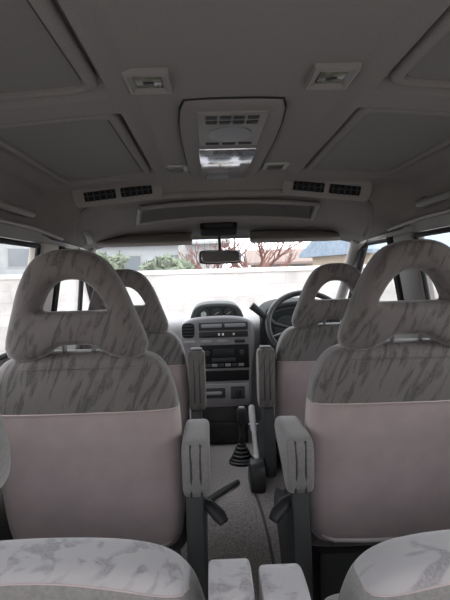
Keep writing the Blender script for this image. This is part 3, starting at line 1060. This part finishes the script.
# steering wheel with column and stalk
S = thing('steering_wheel', 'black steering wheel in front of the driver seat', 'steering wheel', (0.392, 2.82, 0.785))
tilt = Matrix.Rotation(math.radians(90 - 36), 4, 'X')   # wheel plane leaned back
bm = bmesh.new()
n = 48
tube(bm, [tilt @ Vector((0.19 * math.cos(2 * PI * k / n), 0.19 * math.sin(2 * PI * k / n), 0)) for k in range(n)] + [tilt @ Vector((0.19, 0, 0)), ], 0.0145, 10, False)
link_mesh('rim', bm, 'dark', S)
bm = bmesh.new()
rbox(bm, (0, -0.01, -0.01), (0.13, 0.11, 0.05), 0.025, 3, tilt)
link_mesh('hub', bm, 'charcoal', S)
for a in (200, 340, 270):
    bm = bmesh.new()
    ca, sa = math.cos(math.radians(a)), math.sin(math.radians(a))
    tube(bm, [tilt @ Vector((ca * 0.05, sa * 0.05, -0.01)), tilt @ Vector((ca * 0.12, sa * 0.12, -0.008)), tilt @ Vector((ca * 0.188, sa * 0.188, 0))], [0.018, 0.014, 0.012], 8)
    link_mesh('spoke', bm, 'dark', S)
T = thing('steering_column', 'dark steering column with a control stalk pointing up beside the centre console', 'steering column', (0.392, 2.90, 0.72))
bm = bmesh.new()
tube(bm, [(0, -0.045, 0.04), (0, 0.10, -0.045), (0, 0.26, -0.14)], [0.045, 0.055, 0.06], 14)
link_mesh('column_shroud', bm, 'charcoal', T)
bm = bmesh.new()
tube(bm, [(-0.04, -0.01, 0.035), (-0.15, -0.03, 0.07), (-0.185, -0.035, 0.098), (-0.265, -0.04, 0.168)], [0.010, 0.010, 0.016, 0.019], 10)
link_mesh('stalk', bm, 'charcoal', T)

# ------------------------------------------------------------------ gear lever, parking brake, floor bits
G = thing('gear_lever', 'black gear lever with a pleated rubber boot on the aisle carpet', 'gear lever', (0.053, 2.72, 0.16))
bm = bmesh.new()
prof = [(0.062, 0.0), (0.062, 0.010)]
for k in range(5):
    r = 0.056 - 0.0085 * k
    prof += [(r, 0.014 + 0.017 * k), (r - 0.002, 0.022 + 0.017 * k), (r - 0.009, 0.026 + 0.017 * k)]
prof += [(0.016, 0.105), (0.013, 0.125)]
lathe(bm, prof, None, 28)
link_mesh('boot', bm, 'dark', G)
bm = bmesh.new()
tube(bm, [(0, 0, 0.11), (0.002, 0.0, 0.16), (0.004, -0.005, 0.20)], [0.012, 0.013, 0.014], 10)
link_mesh('shaft', bm, 'charcoal', G)
bm = bmesh.new()
rbox(bm, (0.004, -0.005, 0.222), (0.046, 0.05, 0.085), 0.018, 3)
kn = link_mesh('knob', bm, 'dark', G)
bm = bmesh.new()
rbox(bm, (0.004, -0.010, 0.262), (0.026, 0.026, 0.010), 0.004)
link_mesh('knob_cap', bm, 'grey_mark', kn)

B = thing('parking_brake', 'grey parking brake lever standing up from a black box beside the driver seat', 'parking brake', (0.100, 2.40, 0.16))
bm = bmesh.new()
prism(bm, chaikin([(-0.09, -0.02), (-0.085, 0.09), (-0.04, 0.125), (0.04, 0.12), (0.12, 0.03), (0.13, -0.02)], 2), 'x', -0.032, 0.030, 0.012, 2)
link_mesh('housing', bm, 'dark', B)
bm = bmesh.new()
tube(bm, [(0.0, -0.01, 0.10), (-0.004, 0.02, 0.17), (-0.007, 0.04, 0.235)], [0.010, 0.010, 0.0105], 10)
lv = link_mesh('lever', bm, 'lever_grey', B)
bm = bmesh.new()
tube(bm, [(-0.007, 0.04, 0.225), (-0.010, 0.058, 0.29), (-0.011, 0.066, 0.322), (-0.011, 0.068, 0.33)], [0.013, 0.0145, 0.013, 0.006], 10)
link_mesh('grip', bm, 'lever_grey', lv)

# carpet joint and the loose rail end lying across the aisle
bm = bmesh.new()
def fl(x, y, dz=0.003): return (x, y, floor_z(y) + dz)
tube(bm, [fl(0.075, 2.43), fl(0.088, 2.30), fl(0.10, 2.20), fl(0.112, 2.08), fl(0.118, 1.95)], 0.006, 6)
struct('trim_31', bm, 'carpet_dark')
bm = bmesh.new()
tube(bm, [fl(-0.105, 2.27, 0.010), fl(-0.04, 2.35, 0.010), fl(0.02, 2.44, 0.010)], [0.013, 0.013, 0.011], 8)
tag(link_mesh('floor_strap', bm, 'charcoal'), 'dark strap lying across the aisle carpet behind the gear lever', 'strap')

# ------------------------------------------------------------------ outside
GZ = -0.58
bm = bmesh.new()
rbox(bm, (0, 20, GZ - 0.1), (140, 140, 0.2))
struct('ground', bm, 'asphalt', smooth=False)

def block_wall(label, c, length, rz, top, mat='block'):
    h = top - GZ
    t = thing('block_wall', label, 'wall', (c[0], c[1], GZ), 'concrete block walls outside')
    t.rotation_euler.z = math.radians(rz)
    bm = bmesh.new()
    rbox(bm, (0, 0, h / 2 - 0.04), (length, 0.15, h - 0.08))
    link_mesh('blockwork', bm, mat, t, smooth=False)
    bm = bmesh.new()
    rbox(bm, (0, 0, h - 0.04), (length, 0.20, 0.08), 0.01)
    link_mesh('coping', bm, 'coping', t)
block_wall('concrete block wall with coping running straight ahead of the windscreen', (2.2, 10.0), 12.6, 0, 1.10)
block_wall('concrete block wall running away beside the passenger side window', (-11.0, 14.0), 16.5, 28, 0.86, 'block_dark')

bm = bmesh.new()  # unseen wall added behind the van to block low sky
rbox(bm, (0, -8.0, GZ + 1.6), (26, 0.3, 3.2), 0.01)
struct('wall_rear', bm, 'house_beige', smooth=False)

def bush(c, r, seed, label):
    rnd = random.Random(seed)
    t = thing('bush', label, 'bush', (c[0], c[1], GZ), 'evergreen bushes behind the block wall')
    H = c[2] - GZ
    bm = bmesh.new()
    tube(bm, [(0, 0, 0), (0.05, 0, H * .5), (0, 0.05, H)], [0.07, 0.05, 0.03], 8)
    link_mesh('stem', bm, 'bark', t)
    bm = bmesh.new()
    for k in range(1500):
        d = Vector((rnd.gauss(0, 1), rnd.gauss(0, 1), rnd.gauss(0, 1))).normalized()
        q = rnd.random() ** 0.45
        wob = 1 + 0.25 * math.sin(5 * d.x + seed) * math.cos(4 * d.z + seed)
        p = Vector((d.x * r[0], d.y * r[1], d.z * r[2])) * q * wob + Vector((0, 0, H))
        u = Vector((rnd.gauss(0, 1), rnd.gauss(0, 1), rnd.gauss(0, 1))).normalized()
        w = u.orthogonal().normalized()
        l, b = rnd.uniform(.08, .15), rnd.uniform(.03, .05)
        vs = [bm.verts.new(p + u * l), bm.verts.new(p + w * b), bm.verts.new(p - u * l), bm.verts.new(p - w * b)]
        bm.faces.new(vs)
    link_mesh('foliage', bm, 'leaf', t, smooth=False)
bush((-2.75, 14.0, 1.20), (0.85, 0.7, 0.42), 3, 'dark green bush above the block wall beside the passenger seat headrest')
bush((-0.95, 12.6, 1.10), (0.55, 0.5, 0.26), 5, 'low green bush above the block wall beneath the pale building')

def bare_tree(c, h, seed, label):
    rnd = random.Random(seed)
    t = thing('bare_tree', label, 'tree', (c[0], c[1], GZ), 'leafless trees behind the block wall')
    bm = bmesh.new()
    tube(bm, [(0, 0, 0), (0.03, 0, h * .35), (0.0, 0, h * .55)], [0.13, 0.11, 0.08], 8)
    link_mesh('tree_trunk', bm, 'bark', t)
    bm = bmesh.new()
    def grow(p, d, l, r, lev):
        q = p + d * l
        m = p + d * l * .5 + Vector((rnd.uniform(-.05, .05), rnd.uniform(-.05, .05), 0)) * l
        tube(bm, [p, m, q], [r, r * .8, r * .6], 5)
        if lev:
            for k in range(3):
                nd = (d + Vector((rnd.uniform(-.75, .75), rnd.uniform(-.5, .5), rnd.uniform(-.15, .6)))).normalized()
                grow(q if k else m, nd, l * rnd.uniform(.6, .8), r * .55, lev - 1)
    for k in range(7):
        a = k * 0.9 + rnd.random()
        grow(Vector((0, 0, h * (.38 + .025 * k))), Vector((math.cos(a), math.sin(a) * .7, 0.75)).normalized(), h * .20, 0.055, 3)
    link_mesh('branches', bm, 'bark', t)
bare_tree((1.10, 14.0), 2.9, 11, 'reddish leafless tree above the block wall beside the rear view mirror')
bare_tree((0.10, 16.0), 2.7, 4, 'thin leafless tree behind the rear view mirror')

def house(label, c, sx, sy, hwall, hroof, wall, roof, wins, rz=0):
    t = thing('house', label, 'house', (c[0], c[1], GZ), 'houses beyond the block wall')
    t.rotation_euler.z = math.radians(rz)
    bm = bmesh.new()
    rbox(bm, (0, 0, hwall / 2), (sx, sy, hwall))
    link_mesh('house_wall', bm, wall, t, smooth=False)
    bm = bmesh.new()
    o = 0.35
    prism(bm, [(-sy / 2 - o, hwall - 0.05), (0, hwall + hroof), (sy / 2 + o, hwall - 0.05), (sy / 2 + o, hwall - 0.15), (-sy / 2 - o, hwall - 0.15)], 'x', -sx / 2 - o, sx / 2 + o)
    link_mesh('roof', bm, roof, t, smooth=False)
    for (x, z, w, h) in wins:
        bm = bmesh.new()
        rbox(bm, (x, -sy / 2 - 0.02, z), (w, 0.06, h), 0.01)
        f = link_mesh('house_window', bm, 'pole', t, smooth=False)
        bm = bmesh.new()
        rbox(bm, (x, -sy / 2 - 0.05, z), (w - .12, 0.02, h - .12))
        link_mesh('pane', bm, 'pane_dark', f, smooth=False)
house('beige house with brown roof beyond the block wall', (3.2, 27.0), 2.6, 3.0, 2.0, 0.55, 'house_beige', 'roof_brown', [(-0.5, 1.55, .7, .6), (0.6, 1.55, .7, .6)])
house('house with blue grey tiled roof beyond the wall on the driver side', (5.2, 18.0), 2.9, 4.0, 2.15, 0.75, 'house_beige', 'roof_blue', [(-0.8, 1.75, .6, .6)], 12)
house('long white building with flat eaves beyond the bushes', (-3.3, 26.0), 7.5, 4.0, 2.9, 0.35, 'house_white', 'house_white', [(-2.0, 2.0, 1.0, .8), (0, 2.0, 1.0, .8), (2.0, 2.0, 1.0, .8)])
house('white building beyond the wall outside the passenger side window', (-13.2, 31.0), 9.0, 5.0, 3.9, 0.5, 'house_white', 'roof_brown', [(-2.5, 2.6, 1.2, 1.0), (0.5, 2.6, 1.2, 1.0), (3.0, 2.6, 1.2, 1.0)], 20)
house('house with blue grey tiled roof outside the driver side window', (10.5, 15.5), 4.5, 4.5, 1.9, 0.75, 'house_white', 'roof_blue', [(-1.0, 1.5, .8, .7), (1.0, 1.5, .8, .7)], -20)
t = thing('utility_pole', 'grey utility pole behind the block wall', 'pole', (-0.9, 18.0, GZ))
bm = bmesh.new(); tube(bm, [(0, 0, 0), (0, 0, 4.5)], [0.12, 0.09], 10); link_mesh('post', bm, 'pole', t)
bm = bmesh.new(); rbox(bm, (0, -0.1, 3.9), (1.2, 0.08, 0.1), 0.01); link_mesh('crossarm', bm, 'pole', t)

# ------------------------------------------------------------------ daylight
w = bpy.data.worlds.new('overcast_sky')
sc.world = w
w.use_nodes = True
bg = w.node_tree.nodes['Background']
bg.inputs['Color'].default_value = (0.93, 0.965, 1.0, 1)
bg.inputs['Strength'].default_value = 4.4
